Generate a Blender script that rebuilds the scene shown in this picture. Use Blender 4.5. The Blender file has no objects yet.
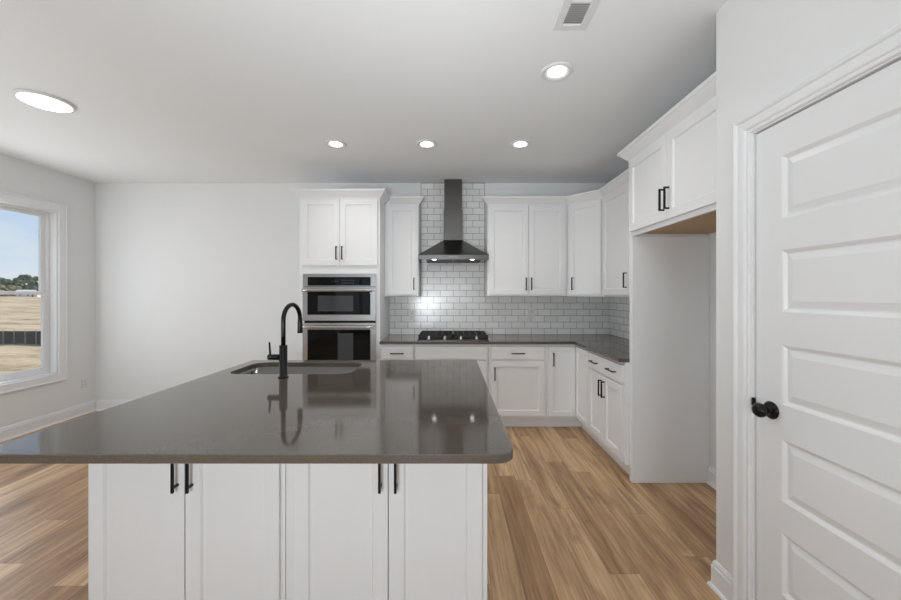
import bpy, bmesh, math, random
from mathutils import Vector, Matrix

random.seed(7)
scene = bpy.context.scene
C = scene.collection
PI = math.pi

# ------------------------------------------------------------------ camera
EYE = 1.397
cam_d = bpy.data.cameras.new('camera')
cam_d.sensor_width = 36.0
cam_d.lens = 365.0 / 901.0 * 36.0
cam_d.shift_y = -5.5 / 901.0
cam_d.shift_x = 1.1 / 901.0
cam_d.clip_start = 0.05
cam_d.clip_end = 600
cam = bpy.data.objects.new('camera', cam_d)
cam.location = (0, 0, EYE)
cam.rotation_euler = (PI / 2, 0, 0)
C.objects.link(cam)
scene.camera = cam

# ------------------------------------------------------------------ exposure
vs = scene.view_settings
vs.view_transform = 'Standard'
vs.look = 'None'
vs.gamma = 1.0
vs.use_curve_mapping = False
vs.exposure = 0.0

# ------------------------------------------------------------------ world (sky with soft clouds)
w = bpy.data.worlds.new('sky')
scene.world = w
w.use_nodes = True
nt = w.node_tree
nt.nodes.clear()
out = nt.nodes.new('ShaderNodeOutputWorld')
bg = nt.nodes.new('ShaderNodeBackground')
bg.inputs['Strength'].default_value = 1.0
tc = nt.nodes.new('ShaderNodeTexCoord')
sep = nt.nodes.new('ShaderNodeSeparateXYZ')
nt.links.new(tc.outputs['Generated'], sep.inputs[0])
ramp = nt.nodes.new('ShaderNodeValToRGB')
ramp.color_ramp.elements[0].position = 0.0
ramp.color_ramp.elements[0].color = (0.66, 0.77, 0.88, 1)
ramp.color_ramp.elements[1].position = 0.6
ramp.color_ramp.elements[1].color = (0.33, 0.52, 0.86, 1)
e = ramp.color_ramp.elements.new(0.18)
e.color = (0.48, 0.66, 0.90, 1)
nt.links.new(sep.outputs['Z'], ramp.inputs['Fac'])
mp = nt.nodes.new('ShaderNodeMapping')
mp.inputs['Scale'].default_value = (3.0, 3.0, 9.0)
nt.links.new(tc.outputs['Generated'], mp.inputs['Vector'])
nz = nt.nodes.new('ShaderNodeTexNoise')
nz.inputs['Scale'].default_value = 1.6
nz.inputs['Detail'].default_value = 5
nt.links.new(mp.outputs[0], nz.inputs['Vector'])
cr = nt.nodes.new('ShaderNodeValToRGB')
cr.color_ramp.elements[0].position = 0.42
cr.color_ramp.elements[0].color = (0, 0, 0, 1)
cr.color_ramp.elements[1].position = 0.62
cr.color_ramp.elements[1].color = (0.75, 0.75, 0.75, 1)
nt.links.new(nz.outputs['Fac'], cr.inputs['Fac'])
mx = nt.nodes.new('ShaderNodeMix')
mx.data_type = 'RGBA'
nt.links.new(cr.outputs['Color'], mx.inputs['Factor'])
nt.links.new(ramp.outputs['Color'], mx.inputs[6])
mx.inputs[7].default_value = (0.78, 0.84, 0.90, 1)
nt.links.new(mx.outputs[2], bg.inputs['Color'])
nt.links.new(bg.outputs[0], out.inputs[0])

# ------------------------------------------------------------------ lights
def light(name, kind, loc, rot, energy, color=(1, 1, 1), **kw):
    d = bpy.data.lights.new(name, kind)
    d.energy = energy
    d.color = color
    for k, v in kw.items():
        setattr(d, k, v)
    o = bpy.data.objects.new(name, d)
    o.location = loc
    o.rotation_euler = rot
    C.objects.link(o)
    return o

light('sun', 'SUN', (10, 10, 20), (math.radians(-38), math.radians(26), 0), 4.6, (1.0, 0.95, 0.87), angle=0.009)
# added fills at unseen rear and side openings; near one serves the visible window
REAR_Y = -4.6
XWIN = -4.34
light('added_rear_fill', 'AREA', (-0.35, REAR_Y + 0.03, 1.45), (math.radians(90), 0, 0), 50, (0.92, 0.96, 1.0),
      shape='RECTANGLE', size=1.7, size_y=1.5)  # added lamp inside an unseen rear opening, brightens the room
light('near_window_daylight', 'AREA', (XWIN, 3.29, 1.42), (math.radians(90), 0, math.radians(-90)), 13, (0.92, 0.96, 1.0),
      shape='RECTANGLE', size=0.40, size_y=1.6)
light('added_side_fill', 'AREA', (-4.2, 1.2, 0.75), (math.radians(145), 0, math.radians(-90)), 30, (0.90, 0.95, 1.0),
      shape='RECTANGLE', size=1.7, size_y=1.0)  # added lamp tilted up at an unseen window, brightens the ceiling
# unseen lights added behind the camera to brighten the ceiling; bounced flash assumed
light('added_bounce_fill', 'AREA', (-0.6, -0.5, 1.15), (math.radians(137), 0, math.radians(-6)), 26, (0.90, 0.95, 1.0), shape='DISK', size=0.5)
light('added_bounce_fill', 'AREA', (-0.3, -0.5, 1.15), (math.radians(124), 0, math.radians(-8)), 6, (0.90, 0.95, 1.0), shape='DISK', size=0.4, spread=math.radians(70))
CAN_SPOT, DISC_W, HOOD_W = 19.0, 2.0, 1.2

# ------------------------------------------------------------------ materials
def lin(c):
    def f(v):
        v = v / 255.0
        return v / 12.92 if v <= 0.04045 else ((v + 0.055) / 1.055) ** 2.4
    return (f(c[0]), f(c[1]), f(c[2]), 1)

def mat(name, col, rough=0.5, metal=0.0, noise=0.0, nscale=8.0, bump=0.0, bscale=60.0, stretch=(1, 1, 1), coat=0.0,
        emis=None, estr=0.0, spec=0.5):
    m = bpy.data.materials.new(name)
    m.use_nodes = True
    t = m.node_tree
    b = t.nodes['Principled BSDF']
    b.inputs['Roughness'].default_value = rough
    b.inputs['Metallic'].default_value = metal
    b.inputs['Specular IOR Level'].default_value = spec
    if coat:
        b.inputs['Coat Weight'].default_value = coat
        b.inputs['Coat Roughness'].default_value = 0.05
    tcn = t.nodes.new('ShaderNodeTexCoord')
    mpn = t.nodes.new('ShaderNodeMapping')
    mpn.inputs['Scale'].default_value = stretch
    t.links.new(tcn.outputs['Object'], mpn.inputs[0])
    n = t.nodes.new('ShaderNodeTexNoise')
    n.inputs['Scale'].default_value = nscale
    n.inputs['Detail'].default_value = 4
    t.links.new(mpn.outputs[0], n.inputs['Vector'])
    mxn = t.nodes.new('ShaderNodeMix')
    mxn.data_type = 'RGBA'
    c2 = tuple(max(0, v * (1 - noise)) for v in col[:3]) + (1,)
    mxn.inputs[6].default_value = col
    mxn.inputs[7].default_value = c2
    t.links.new(n.outputs['Fac'], mxn.inputs['Factor'])
    t.links.new(mxn.outputs[2], b.inputs['Base Color'])
    if bump:
        n2 = t.nodes.new('ShaderNodeTexNoise')
        n2.inputs['Scale'].default_value = bscale
        n2.inputs['Detail'].default_value = 3
        t.links.new(mpn.outputs[0], n2.inputs['Vector'])
        bp = t.nodes.new('ShaderNodeBump')
        bp.inputs['Strength'].default_value = bump
        bp.inputs['Distance'].default_value = 0.002
        t.links.new(n2.outputs['Fac'], bp.inputs['Height'])
        t.links.new(bp.outputs[0], b.inputs['Normal'])
    if emis:
        b.inputs['Emission Color'].default_value = emis
        b.inputs['Emission Strength'].default_value = estr
    return m

M = {}
M['wall'] = mat('wall_paint', (0.80, 0.805, 0.80, 1), 0.6, noise=0.03, nscale=3, bump=0.08, bscale=180)
M['ceiling'] = mat('ceiling_paint', (0.86, 0.87, 0.87, 1), 0.85, noise=0.03, nscale=3, bump=0.1, bscale=160)
M['trim'] = mat('trim_paint', (0.83, 0.835, 0.84, 1), 0.32, noise=0.02)
M['cab'] = mat('cabinet_paint', (0.84, 0.845, 0.85, 1), 0.36, noise=0.02, nscale=5)
M['raw_wood'] = mat('raw_birch_ply', (0.55, 0.36, 0.19, 1), 0.6, noise=0.25, nscale=5, stretch=(10, 1, 10))
M['black'] = mat('matte_black_metal', (0.0045, 0.0045, 0.005, 1), 0.27, metal=0.0, noise=0.1, nscale=30, spec=0.3)
M['grate'] = mat('cast_iron', (0.010, 0.010, 0.010, 1), 0.55, noise=0.2, nscale=60, bump=0.3, bscale=300)
M['steel'] = mat('brushed_stainless', (0.60, 0.60, 0.595, 1), 0.22, metal=1.0, noise=0.12, nscale=6, stretch=(1, 1, 60), bump=0.05, bscale=40)
M['steel_dark'] = mat('hood_stainless', (0.15, 0.148, 0.145, 1), 0.24, metal=1.0, noise=0.15, nscale=6, stretch=(1, 1, 60), bump=0.05, bscale=40)
M['filter'] = mat('filter_mesh', (0.08, 0.08, 0.08, 1), 0.5, metal=0.6, noise=0.2, nscale=40)
M['steel_sink'] = mat('sink_stainless', (0.24, 0.235, 0.23, 1), 0.20, metal=1.0, noise=0.1, nscale=8, stretch=(1, 20, 1))
M['oven_glass'] = mat('black_oven_glass', (0.004, 0.004, 0.0045, 1), 0.04, noise=0.1, spec=0.28)
M['oven_window'] = mat('oven_window_reflection', (0.07, 0.072, 0.075, 1), 0.05, noise=0.1, spec=0.28)  # grey lifted to paint a bright reflection into the glass
M['display'] = mat('panel_legends', (0.16, 0.16, 0.17, 1), 0.3)
M['plastic'] = mat('white_plastic', (0.74, 0.74, 0.73, 1), 0.35, noise=0.02)
M['slot'] = mat('outlet_slot', (0.05, 0.05, 0.05, 1), 0.5)
M['vinyl'] = mat('white_vinyl', (0.82, 0.82, 0.82, 1), 0.35, noise=0.02)
M['lens'] = mat('led_lens', (0.9, 0.9, 0.88, 1), 0.4, emis=(1.0, 0.985, 0.95, 1), estr=7.0)
M['vent_dark'] = mat('vent_duct', (0.10, 0.10, 0.10, 1), 0.8)
M['trim_metal'] = mat('tile_edge_metal', (0.10, 0.10, 0.10, 1), 0.4, metal=0.6)
M['fence_cloth'] = mat('silt_cloth', (0.006, 0.007, 0.011, 1), 0.7, noise=0.3, nscale=10)
M['stake'] = mat('wood_stake', (0.24, 0.23, 0.21, 1), 0.8, noise=0.2)
M['bark'] = mat('bark', (0.09, 0.065, 0.045, 1), 0.9, noise=0.4)
M['siding'] = mat('pale_siding', (0.75, 0.74, 0.72, 1), 0.7, noise=0.05)
M['roofing'] = mat('pale_roofing', (0.70, 0.70, 0.70, 1), 0.8, noise=0.2)

def quartz():
    m = mat('grey_quartz', (0.17, 0.155, 0.142, 1), 0.075, noise=0.0, spec=0.7)
    t = m.node_tree
    b = t.nodes['Principled BSDF']
    tcn = t.nodes.new('ShaderNodeTexCoord')
    n1 = t.nodes.new('ShaderNodeTexNoise'); n1.inputs['Scale'].default_value = 260; n1.inputs['Detail'].default_value = 2
    n2 = t.nodes.new('ShaderNodeTexNoise'); n2.inputs['Scale'].default_value = 2.5; n2.inputs['Detail'].default_value = 4
    for n in (n1, n2):
        t.links.new(tcn.outputs['Object'], n.inputs['Vector'])
    r = t.nodes.new('ShaderNodeValToRGB')
    r.color_ramp.elements[0].position = 0.3; r.color_ramp.elements[0].color = (0.098, 0.081, 0.065, 1)
    r.color_ramp.elements[1].position = 0.75; r.color_ramp.elements[1].color = (0.133, 0.110, 0.089, 1)
    t.links.new(n1.outputs['Fac'], r.inputs['Fac'])
    mxn = t.nodes.new('ShaderNodeMix'); mxn.data_type = 'RGBA'; mxn.blend_type = 'MULTIPLY'
    mxn.inputs['Factor'].default_value = 0.15
    t.links.new(r.outputs['Color'], mxn.inputs[6])
    t.links.new(n2.outputs['Fac'], mxn.inputs[7])
    t.links.new(mxn.outputs[2], b.inputs['Base Color'])
    return m
M['quartz'] = quartz()

def wood_floor():
    m = bpy.data.materials.new('oak_planks')
    m.use_nodes = True
    t = m.node_tree
    b = t.nodes['Principled BSDF']
    L = t.links.new
    tcn = t.nodes.new('ShaderNodeTexCoord')
    sp = t.nodes.new('ShaderNodeSeparateXYZ')
    L(tcn.outputs['Object'], sp.inputs[0])
    def mth(op, a, b=None):
        n = t.nodes.new('ShaderNodeMath'); n.operation = op
        for i_, v in enumerate((a, b)):
            if v is None: continue
            if isinstance(v, (int, float)): n.inputs[i_].default_value = v
            else: L(v, n.inputs[i_])
        return n.outputs[0]
    PW, PL = 0.150, 1.22
    xr = mth('DIVIDE', mth('ADD', sp.outputs['X'], 20.05), PW)
    row = mth('FLOOR', xr)
    wn = t.nodes.new('ShaderNodeTexWhiteNoise'); wn.noise_dimensions = '1D'
    L(row, wn.inputs['W'])
    yr = mth('ADD', mth('DIVIDE', mth('ADD', sp.outputs['Y'], 20.0), PL), mth('MULTIPLY', wn.outputs['Value'], 7.0))
    col_ = mth('FLOOR', yr)
    wn2 = t.nodes.new('ShaderNodeTexWhiteNoise'); wn2.noise_dimensions = '1D'
    L(mth('ADD', mth('MULTIPLY', row, 13.37), mth('MULTIPLY', col_, 3.71)), wn2.inputs['W'])
    pid = wn2.outputs['Value']
    def edge(v, width):
        f = mth('FRACT', v)
        d = mth('MINIMUM', f, mth('SUBTRACT', 1.0, f))
        return mth('LESS_THAN', d, width)
    seam = mth('MAXIMUM', edge(xr, 0.0065), edge(yr, 0.0009))
    rnd = t.nodes.new('ShaderNodeMath'); rnd.operation = 'MULTIPLY'; rnd.inputs[1].default_value = 37.0
    L(pid, rnd.inputs[0])
    # long grain
    def noise(scale_vec, detail, dist=0.0, rough=0.55):
        mp2 = t.nodes.new('ShaderNodeMapping'); mp2.inputs['Scale'].default_value = scale_vec
        L(tcn.outputs['Object'], mp2.inputs[0])
        n = t.nodes.new('ShaderNodeTexNoise'); n.noise_dimensions = '4D'
        n.inputs['Scale'].default_value = 1.0; n.inputs['Detail'].default_value = detail
        n.inputs['Distortion'].default_value = dist; n.inputs['Roughness'].default_value = rough
        L(mp2.outputs[0], n.inputs['Vector']); L(rnd.outputs[0], n.inputs['W'])
        return n
    g1 = noise((10, 0.9, 1), 5, 1.6, 0.62)
    g2 = noise((75, 2.2, 1), 5, 0.2, 0.65)
    g3 = noise((4.0, 1.5, 1), 3, 1.2)
    base = t.nodes.new('ShaderNodeValToRGB')
    cre = base.color_ramp
    cre.elements[0].position = 0.0; cre.elements[0].color = (0.41, 0.245, 0.13, 1)
    cre.elements[1].position = 1.0; cre.elements[1].color = (0.68, 0.47, 0.28, 1)
    x = cre.elements.new(0.5); x.color = (0.56, 0.365, 0.205, 1)
    L(pid, base.inputs['Fac'])
    r1 = t.nodes.new('ShaderNodeValToRGB')
    r1.color_ramp.elements[0].position = 0.30; r1.color_ramp.elements[0].color = (0.44, 0.38, 0.33, 1)
    r1.color_ramp.elements[1].position = 0.56; r1.color_ramp.elements[1].color = (1.08, 1.08, 1.08, 1)
    x = r1.color_ramp.elements.new(0.75); x.color = (1.3, 1.34, 1.38, 1)
    L(g1.outputs['Fac'], r1.inputs['Fac'])
    m1 = t.nodes.new('ShaderNodeMix'); m1.data_type = 'RGBA'; m1.blend_type = 'MULTIPLY'; m1.inputs['Factor'].default_value = 0.85
    L(base.outputs['Color'], m1.inputs[6]); L(r1.outputs['Color'], m1.inputs[7])
    r2 = t.nodes.new('ShaderNodeValToRGB')
    r2.color_ramp.elements[0].position = 0.32; r2.color_ramp.elements[0].color = (0.55, 0.49, 0.43, 1)
    r2.color_ramp.elements[1].position = 0.62; r2.color_ramp.elements[1].color = (1.07, 1.07, 1.07, 1)
    L(g2.outputs['Fac'], r2.inputs['Fac'])
    m2 = t.nodes.new('ShaderNodeMix'); m2.data_type = 'RGBA'; m2.blend_type = 'MULTIPLY'; m2.inputs['Factor'].default_value = 0.75
    L(m1.outputs[2], m2.inputs[6]); L(r2.outputs['Color'], m2.inputs[7])
    r3 = t.nodes.new('ShaderNodeValToRGB')
    r3.color_ramp.elements[0].position = 0.30; r3.color_ramp.elements[0].color = (0.50, 0.41, 0.34, 1)
    r3.color_ramp.elements[1].position = 0.42; r3.color_ramp.elements[1].color = (1, 1, 1, 1)
    L(g3.outputs['Fac'], r3.inputs['Fac'])
    m3 = t.nodes.new('ShaderNodeMix'); m3.data_type = 'RGBA'; m3.blend_type = 'MULTIPLY'; m3.inputs['Factor'].default_value = 0.7
    L(m2.outputs[2], m3.inputs[6]); L(r3.outputs['Color'], m3.inputs[7])
    mm = t.nodes.new('ShaderNodeMix'); mm.data_type = 'RGBA'
    L(seam, mm.inputs['Factor']); L(m3.outputs[2], mm.inputs[6])
    mm.inputs[7].default_value = (0.20, 0.13, 0.08, 1)
    L(mm.outputs[2], b.inputs['Base Color'])
    b.inputs['Roughness'].default_value = 0.42
    b.inputs['Specular IOR Level'].default_value = 0.4
    bp = t.nodes.new('ShaderNodeBump'); bp.inputs['Strength'].default_value = 0.15; bp.inputs['Distance'].default_value = 0.001
    L(g2.outputs['Fac'], bp.inputs['Height']); L(bp.outputs[0], b.inputs['Normal'])
    return m
M['floor'] = wood_floor()

def tile(name, rot):
    m = bpy.data.materials.new(name)
    m.use_nodes = True
    t = m.node_tree
    b = t.nodes['Principled BSDF']
    L = t.links.new
    tcn = t.nodes.new('ShaderNodeTexCoord')
    mpn = t.nodes.new('ShaderNodeMapping')
    mpn.inputs['Rotation'].default_value = rot
    mpn.inputs['Location'].default_value = (0.031, 0, 0)
    L(tcn.outputs['Object'], mpn.inputs[0])
    br = t.nodes.new('ShaderNodeTexBrick')
    br.offset = 0.5
    br.inputs['Color1'].default_value = (0.77, 0.77, 0.76, 1)
    br.inputs['Color2'].default_value = (0.87, 0.87, 0.86, 1)
    br.inputs['Mortar'].default_value = (0.20, 0.20, 0.20, 1)
    br.inputs['Scale'].default_value = 1.0
    br.inputs['Mortar Size'].default_value = 0.0022
    br.inputs['Mortar Smooth'].default_value = 0.15
    br.inputs['Brick Width'].default_value = 0.1562
    br.inputs['Row Height'].default_value = 0.0761
    L(mpn.outputs[0], br.inputs['Vector'])
    L(br.outputs['Color'], b.inputs['Base Color'])
    n = t.nodes.new('ShaderNodeTexNoise'); n.inputs['Scale'].default_value = 14
    L(tcn.outputs['Object'], n.inputs['Vector'])
    inv = t.nodes.new('ShaderNodeMath'); inv.operation = 'MULTIPLY_ADD'; inv.inputs[1].default_value = -1.0
    L(br.outputs['Fac'], inv.inputs[0]); 
    sc = t.nodes.new('ShaderNodeMath'); sc.operation = 'MULTIPLY'; sc.inputs[1].default_value = 0.35
    L(n.outputs['Fac'], sc.inputs[0]); L(sc.outputs[0], inv.inputs[2])
    bp = t.nodes.new('ShaderNodeBump'); bp.inputs['Strength'].default_value = 0.5; bp.inputs['Distance'].default_value = 0.0015
    L(inv.outputs[0], bp.inputs['Height']); L(bp.outputs[0], b.inputs['Normal'])
    b.inputs['Roughness'].default_value = 0.16
    return m
M['tile_back'] = tile('subway_tile_back', (-PI / 2, 0, 0))
M['tile_side'] = tile('subway_tile_side', (-PI / 2, 0, 0))

def glass():
    m = bpy.data.materials.new('window_glass')
    m.use_nodes = True
    t = m.node_tree
    t.nodes.clear()
    o = t.nodes.new('ShaderNodeOutputMaterial')
    tr = t.nodes.new('ShaderNodeBsdfTransparent')
    tr.inputs[0].default_value = (0.97, 0.98, 0.985, 1)
    gl = t.nodes.new('ShaderNodeBsdfGlossy'); gl.inputs['Roughness'].default_value = 0.0
    ms = t.nodes.new('ShaderNodeMixShader'); ms.inputs[0].default_value = 0.05
    t.links.new(tr.outputs[0], ms.inputs[1]); t.links.new(gl.outputs[0], ms.inputs[2])
    t.links.new(ms.outputs[0], o.inputs[0])
    return m
M['glass'] = glass()

def ground():
    m = mat('sandy_ground', (0.5, 0.4, 0.28, 1), 0.95)
    t = m.node_tree
    b = t.nodes['Principled BSDF']
    tcn = t.nodes.new('ShaderNodeTexCoord')
    mpn = t.nodes.new('ShaderNodeMapping'); mpn.inputs['Scale'].default_value = (1.2, 0.8, 1)
    t.links.new(tcn.outputs['Object'], mpn.inputs[0])
    n = t.nodes.new('ShaderNodeTexNoise'); n.inputs['Scale'].default_value = 4.0; n.inputs['Detail'].default_value = 10
    n.inputs['Roughness'].default_value = 0.85
    t.links.new(mpn.outputs[0], n.inputs['Vector'])
    r = t.nodes.new('ShaderNodeValToRGB')
    r.color_ramp.elements[0].position = 0.40; r.color_ramp.elements[0].color = (0.16, 0.11, 0.06, 1)
    r.color_ramp.elements[1].position = 0.60; r.color_ramp.elements[1].color = (0.58, 0.46, 0.31, 1)
    x = r.color_ramp.elements.new(0.48); x.color = (0.38, 0.28, 0.165, 1)
    mp3 = t.nodes.new('ShaderNodeMapping'); mp3.inputs['Scale'].default_value = (0.5, 1.3, 1)
    t.links.new(tcn.outputs['Object'], mp3.inputs[0])
    n3 = t.nodes.new('ShaderNodeTexNoise'); n3.inputs['Scale'].default_value = 0.6; n3.inputs['Detail'].default_value = 6; n3.inputs['Roughness'].default_value = 0.75
    t.links.new(mp3.outputs[0], n3.inputs['Vector'])
    av = t.nodes.new('ShaderNodeMath'); av.operation = 'MULTIPLY_ADD'; av.inputs[1].default_value = 0.45
    t.links.new(n.outputs['Fac'], av.inputs[0])
    hf = t.nodes.new('ShaderNodeMath'); hf.operation = 'MULTIPLY'; hf.inputs[1].default_value = 0.55
    t.links.new(n3.outputs['Fac'], hf.inputs[0]); t.links.new(hf.outputs[0], av.inputs[2])
    t.links.new(av.outputs[0], r.inputs['Fac'])
    t.links.new(r.outputs['Color'], b.inputs['Base Color'])
    return m
M['ground'] = ground()

def foliage(name, c1, c2):
    m = mat(name, c1, 0.9, noise=0.0)
    t = m.node_tree
    b = t.nodes['Principled BSDF']
    tcn = t.nodes.new('ShaderNodeTexCoord')
    n = t.nodes.new('ShaderNodeTexNoise'); n.inputs['Scale'].default_value = 1.4; n.inputs['Detail'].default_value = 8
    t.links.new(tcn.outputs['Object'], n.inputs['Vector'])
    r = t.nodes.new('ShaderNodeValToRGB')
    r.color_ramp.elements[0].position = 0.38; r.color_ramp.elements[0].color = c1
    r.color_ramp.elements[1].position = 0.62; r.color_ramp.elements[1].color = c2
    t.links.new(n.outputs['Fac'], r.inputs['Fac'])
    t.links.new(r.outputs['Color'], b.inputs['Base Color'])
    return m
M['leaf_dark'] = foliage('pine_foliage', (0.020, 0.035, 0.018, 1), (0.10, 0.13, 0.06, 1))
M['leaf_olive'] = foliage('scrub_foliage', (0.06, 0.06, 0.035, 1), (0.20, 0.17, 0.10, 1))

# ------------------------------------------------------------------ mesh helpers
class MB:
    """collects shapes in one bmesh; every shape can carry a material slot"""
    def __init__(self):
        self.bm = bmesh.new()
        self.slot = 0
    def _tag(self, faces):
        for f in faces:
            f.material_index = self.slot
    def box(self, x0, x1, y0, y1, z0, z1, bev=0.0, seg=1):
        bm = self.bm
        if x0 > x1: x0, x1 = x1, x0
        if y0 > y1: y0, y1 = y1, y0
        if z0 > z1: z0, z1 = z1, z0
        v = [bm.verts.new(p) for p in ((x0, y0, z0), (x1, y0, z0), (x1, y1, z0), (x0, y1, z0),
                                       (x0, y0, z1), (x1, y0, z1), (x1, y1, z1), (x0, y1, z1))]
        fs = [bm.faces.new([v[i] for i in q]) for q in ((3, 2, 1, 0), (4, 5, 6, 7), (0, 1, 5, 4), (1, 2, 6, 5), (2, 3, 7, 6), (3, 0, 4, 7))]
        self._tag(fs)
        if bev > 0:
            es = {e for f in fs for e in f.edges}
            r = bmesh.ops.bevel(bm, geom=list(es), offset=bev, segments=seg, affect='EDGES', profile=0.6)
            self._tag(r['faces'])
        return self
    def cyl(self, p0, p1, r0, r1=None, n=24, caps=True):
        bm = self.bm
        r1 = r0 if r1 is None else r1
        p0, p1 = Vector(p0), Vector(p1)
        d = (p1 - p0).normalized()
        a = Vector((1, 0, 0)) if abs(d.x) < 0.9 else Vector((0, 1, 0))
        u = d.cross(a).normalized(); v = d.cross(u)
        A = []; B = []
        for i in range(n):
            t = 2 * PI * i / n
            o = u * math.cos(t) + v * math.sin(t)
            A.append(bm.verts.new(p0 + o * r0)); B.append(bm.verts.new(p1 + o * r1))
        fs = [bm.faces.new((A[i], A[(i + 1) % n], B[(i + 1) % n], B[i])) for i in range(n)]
        for f in fs: f.smooth = True
        if caps:
            fs.append(bm.faces.new(A[::-1])); fs.append(bm.faces.new(B))
        self._tag(fs)
        return self
    def tube(self, pts, r, n=16, caps=True):
        bm = self.bm
        pts = [Vector(p) for p in pts]
        rs = r if isinstance(r, (list, tuple)) else [r] * len(pts)
        rings = []
        ref = None
        for i, p in enumerate(pts):
            d = (pts[min(i + 1, len(pts) - 1)] - pts[max(i - 1, 0)]).normalized()
            if ref is None:
                a = Vector((1, 0, 0)) if abs(d.x) < 0.9 else Vector((0, 1, 0))
                ref = d.cross(a).normalized()
            u = (ref - d * ref.dot(d)).normalized(); ref = u
            v = d.cross(u)
            rings.append([bm.verts.new(p + (u * math.cos(2 * PI * k / n) + v * math.sin(2 * PI * k / n)) * rs[i]) for k in range(n)])
        fs = []
        for a, b in zip(rings, rings[1:]):
            for k in range(n):
                f = bm.faces.new((a[k], a[(k + 1) % n], b[(k + 1) % n], b[k])); f.smooth = True; fs.append(f)
        if caps:
            fs.append(bm.faces.new(rings[0][::-1])); fs.append(bm.faces.new(rings[-1]))
        self._tag(fs)
        return self
    def lathe(self, prof, centre=(0, 0, 0), axis='Z', n=40):
        """prof: list of (r, h)"""
        bm = self.bm
        c = Vector(centre)
        rings = []
        for r, h in prof:
            ring = []
            for k in range(n):
                t = 2 * PI * k / n
                a, b = r * math.cos(t), r * math.sin(t)
                p = {'Z': (a, b, h), 'X': (h, a, b), 'Y': (b, h, a)}[axis]
                ring.append(bm.verts.new(c + Vector(p)))
            rings.append(ring)
        fs = []
        for a, b in zip(rings, rings[1:]):
            for k in range(n):
                f = bm.faces.new((a[k], a[(k + 1) % n], b[(k + 1) % n], b[k])); f.smooth = True; fs.append(f)
        fs.append(bm.faces.new(rings[0][::-1])); fs.append(bm.faces.new(rings[-1]))
        self._tag(fs)
        return self
    def prism(self, poly, z0, z1, bev=0.0):
        bm = self.bm
        A = [bm.verts.new((p[0], p[1], z0)) for p in poly]
        B = [bm.verts.new((p[0], p[1], z1)) for p in poly]
        n = len(poly)
        fs = [bm.faces.new((A[i], A[(i + 1) % n], B[(i + 1) % n], B[i])) for i in range(n)]
        fs.append(bm.faces.new(A[::-1])); fs.append(bm.faces.new(B))
        self._tag(fs)
        if bev:
            es = {e for f in fs[-2:] for e in f.edges}
            r = bmesh.ops.bevel(bm, geom=list(es), offset=bev, segments=2, affect='EDGES')
            self._tag(r['faces'])
        return self
    def quads(self, verts, faces):
        vs_ = [self.bm.verts.new(v) for v in verts]
        self._tag([self.bm.faces.new([vs_[i] for i in f]) for f in faces])
        return self
    def build(self, name, mats, parent=None, loc=None, rotz=0.0, smooth_angle=None):
        bm = self.bm
        bmesh.ops.recalc_face_normals(bm, faces=bm.faces)
        me = bpy.data.meshes.new(name)
        bm.to_mesh(me); bm.free()
        if not isinstance(mats, (list, tuple)):
            mats = [mats]
        for m_ in mats:
            me.materials.append(m_)
        o = bpy.data.objects.new(name, me)
        C.objects.link(o)
        if parent: o.parent = parent
        if loc: o.location = loc
        if rotz: o.rotation_euler = (0, 0, rotz)
        return o

def tag(o, label, cat, group=None):
    o['label'] = label; o['category'] = cat
    if group: o['group'] = group
    return o

def thing(name, label, cat, loc=(0, 0, 0), rotz=0.0, group=None):
    o = bpy.data.objects.new(name, None)
    o.empty_display_size = 0.1
    C.objects.link(o)
    o.location = loc; o.rotation_euler = (0, 0, rotz)
    return tag(o, label, cat, group)

def struct(o, label=None):
    o['kind'] = 'structure'
    if label: o['label'] = label
    return o

# ------------------------------------------------------------------ room shell
XL, XR, YB, ZC = -4.27, 1.93, 4.40, 2.74      # left wall, right wall, back wall, ceiling
XP, YP = 1.272, 1.74                          # pantry wall face and its end
TW = 0.14                                     # wall thickness

struct(MB().box(XL - TW, XR + TW, REAR_Y - TW, YB + TW, -0.12, 0).build('floor', M['floor']))
struct(MB().box(XL - TW, XR + TW, REAR_Y - TW, YB + TW, ZC, ZC + 0.12).build('ceiling', M['ceiling']))
struct(MB().box(XL - TW, XR + TW, YB, YB + TW, 0, ZC).build('wall_back', M['wall']))
struct(MB().box(XR, XR + TW, REAR_Y, YB, 0, ZC).build('wall_right', M['wall']))

def wall_with_holes(name, axis, a0, a1, t0, t1, holes):
    """holes: (a_start, a_end, z0, z1) along the wall, sorted"""
    mb = MB()
    def b(s, e, z0, z1):
        if e - s < 1e-4 or z1 - z0 < 1e-4: return
        if axis == 'Y': mb.box(t0, t1, s, e, z0, z1)
        else: mb.box(s, e, t0, t1, z0, z1)
    cur = a0
    for (s, e, z0, z1) in holes:
        b(cur, s, 0, ZC)
        b(s, e, 0, z0); b(s, e, z1, ZC)
        cur = e
    b(cur, a1, 0, ZC)
    return struct(mb.build(name, M['wall']))

WIN = (3.07, 3.98, 0.536, 2.300)
wall_with_holes('wall_left', 'Y', REAR_Y, YB, XL - TW, XL, [(0.30, 2.10, 0.536, 2.300), WIN])
wall_with_holes('wall_rear', 'X', XL, XR, REAR_Y - TW, REAR_Y, [(-3.85, -2.05, 0.06, 2.20), (-1.25, 0.55, 0.65, 2.25)])

# pantry wall with its door opening
DY0, DY1, DZ = 0.770, 1.540, 2.084
wall_with_holes('wall_pantry', 'Y', REAR_Y, YP, XP, XP + 0.115, [(DY0, DY1, 0.0, DZ)])
struct(MB().box(XP + 0.115, XR, YP - 0.115, YP, 0, ZC).build('wall_pantry_end', M['wall']))

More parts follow.
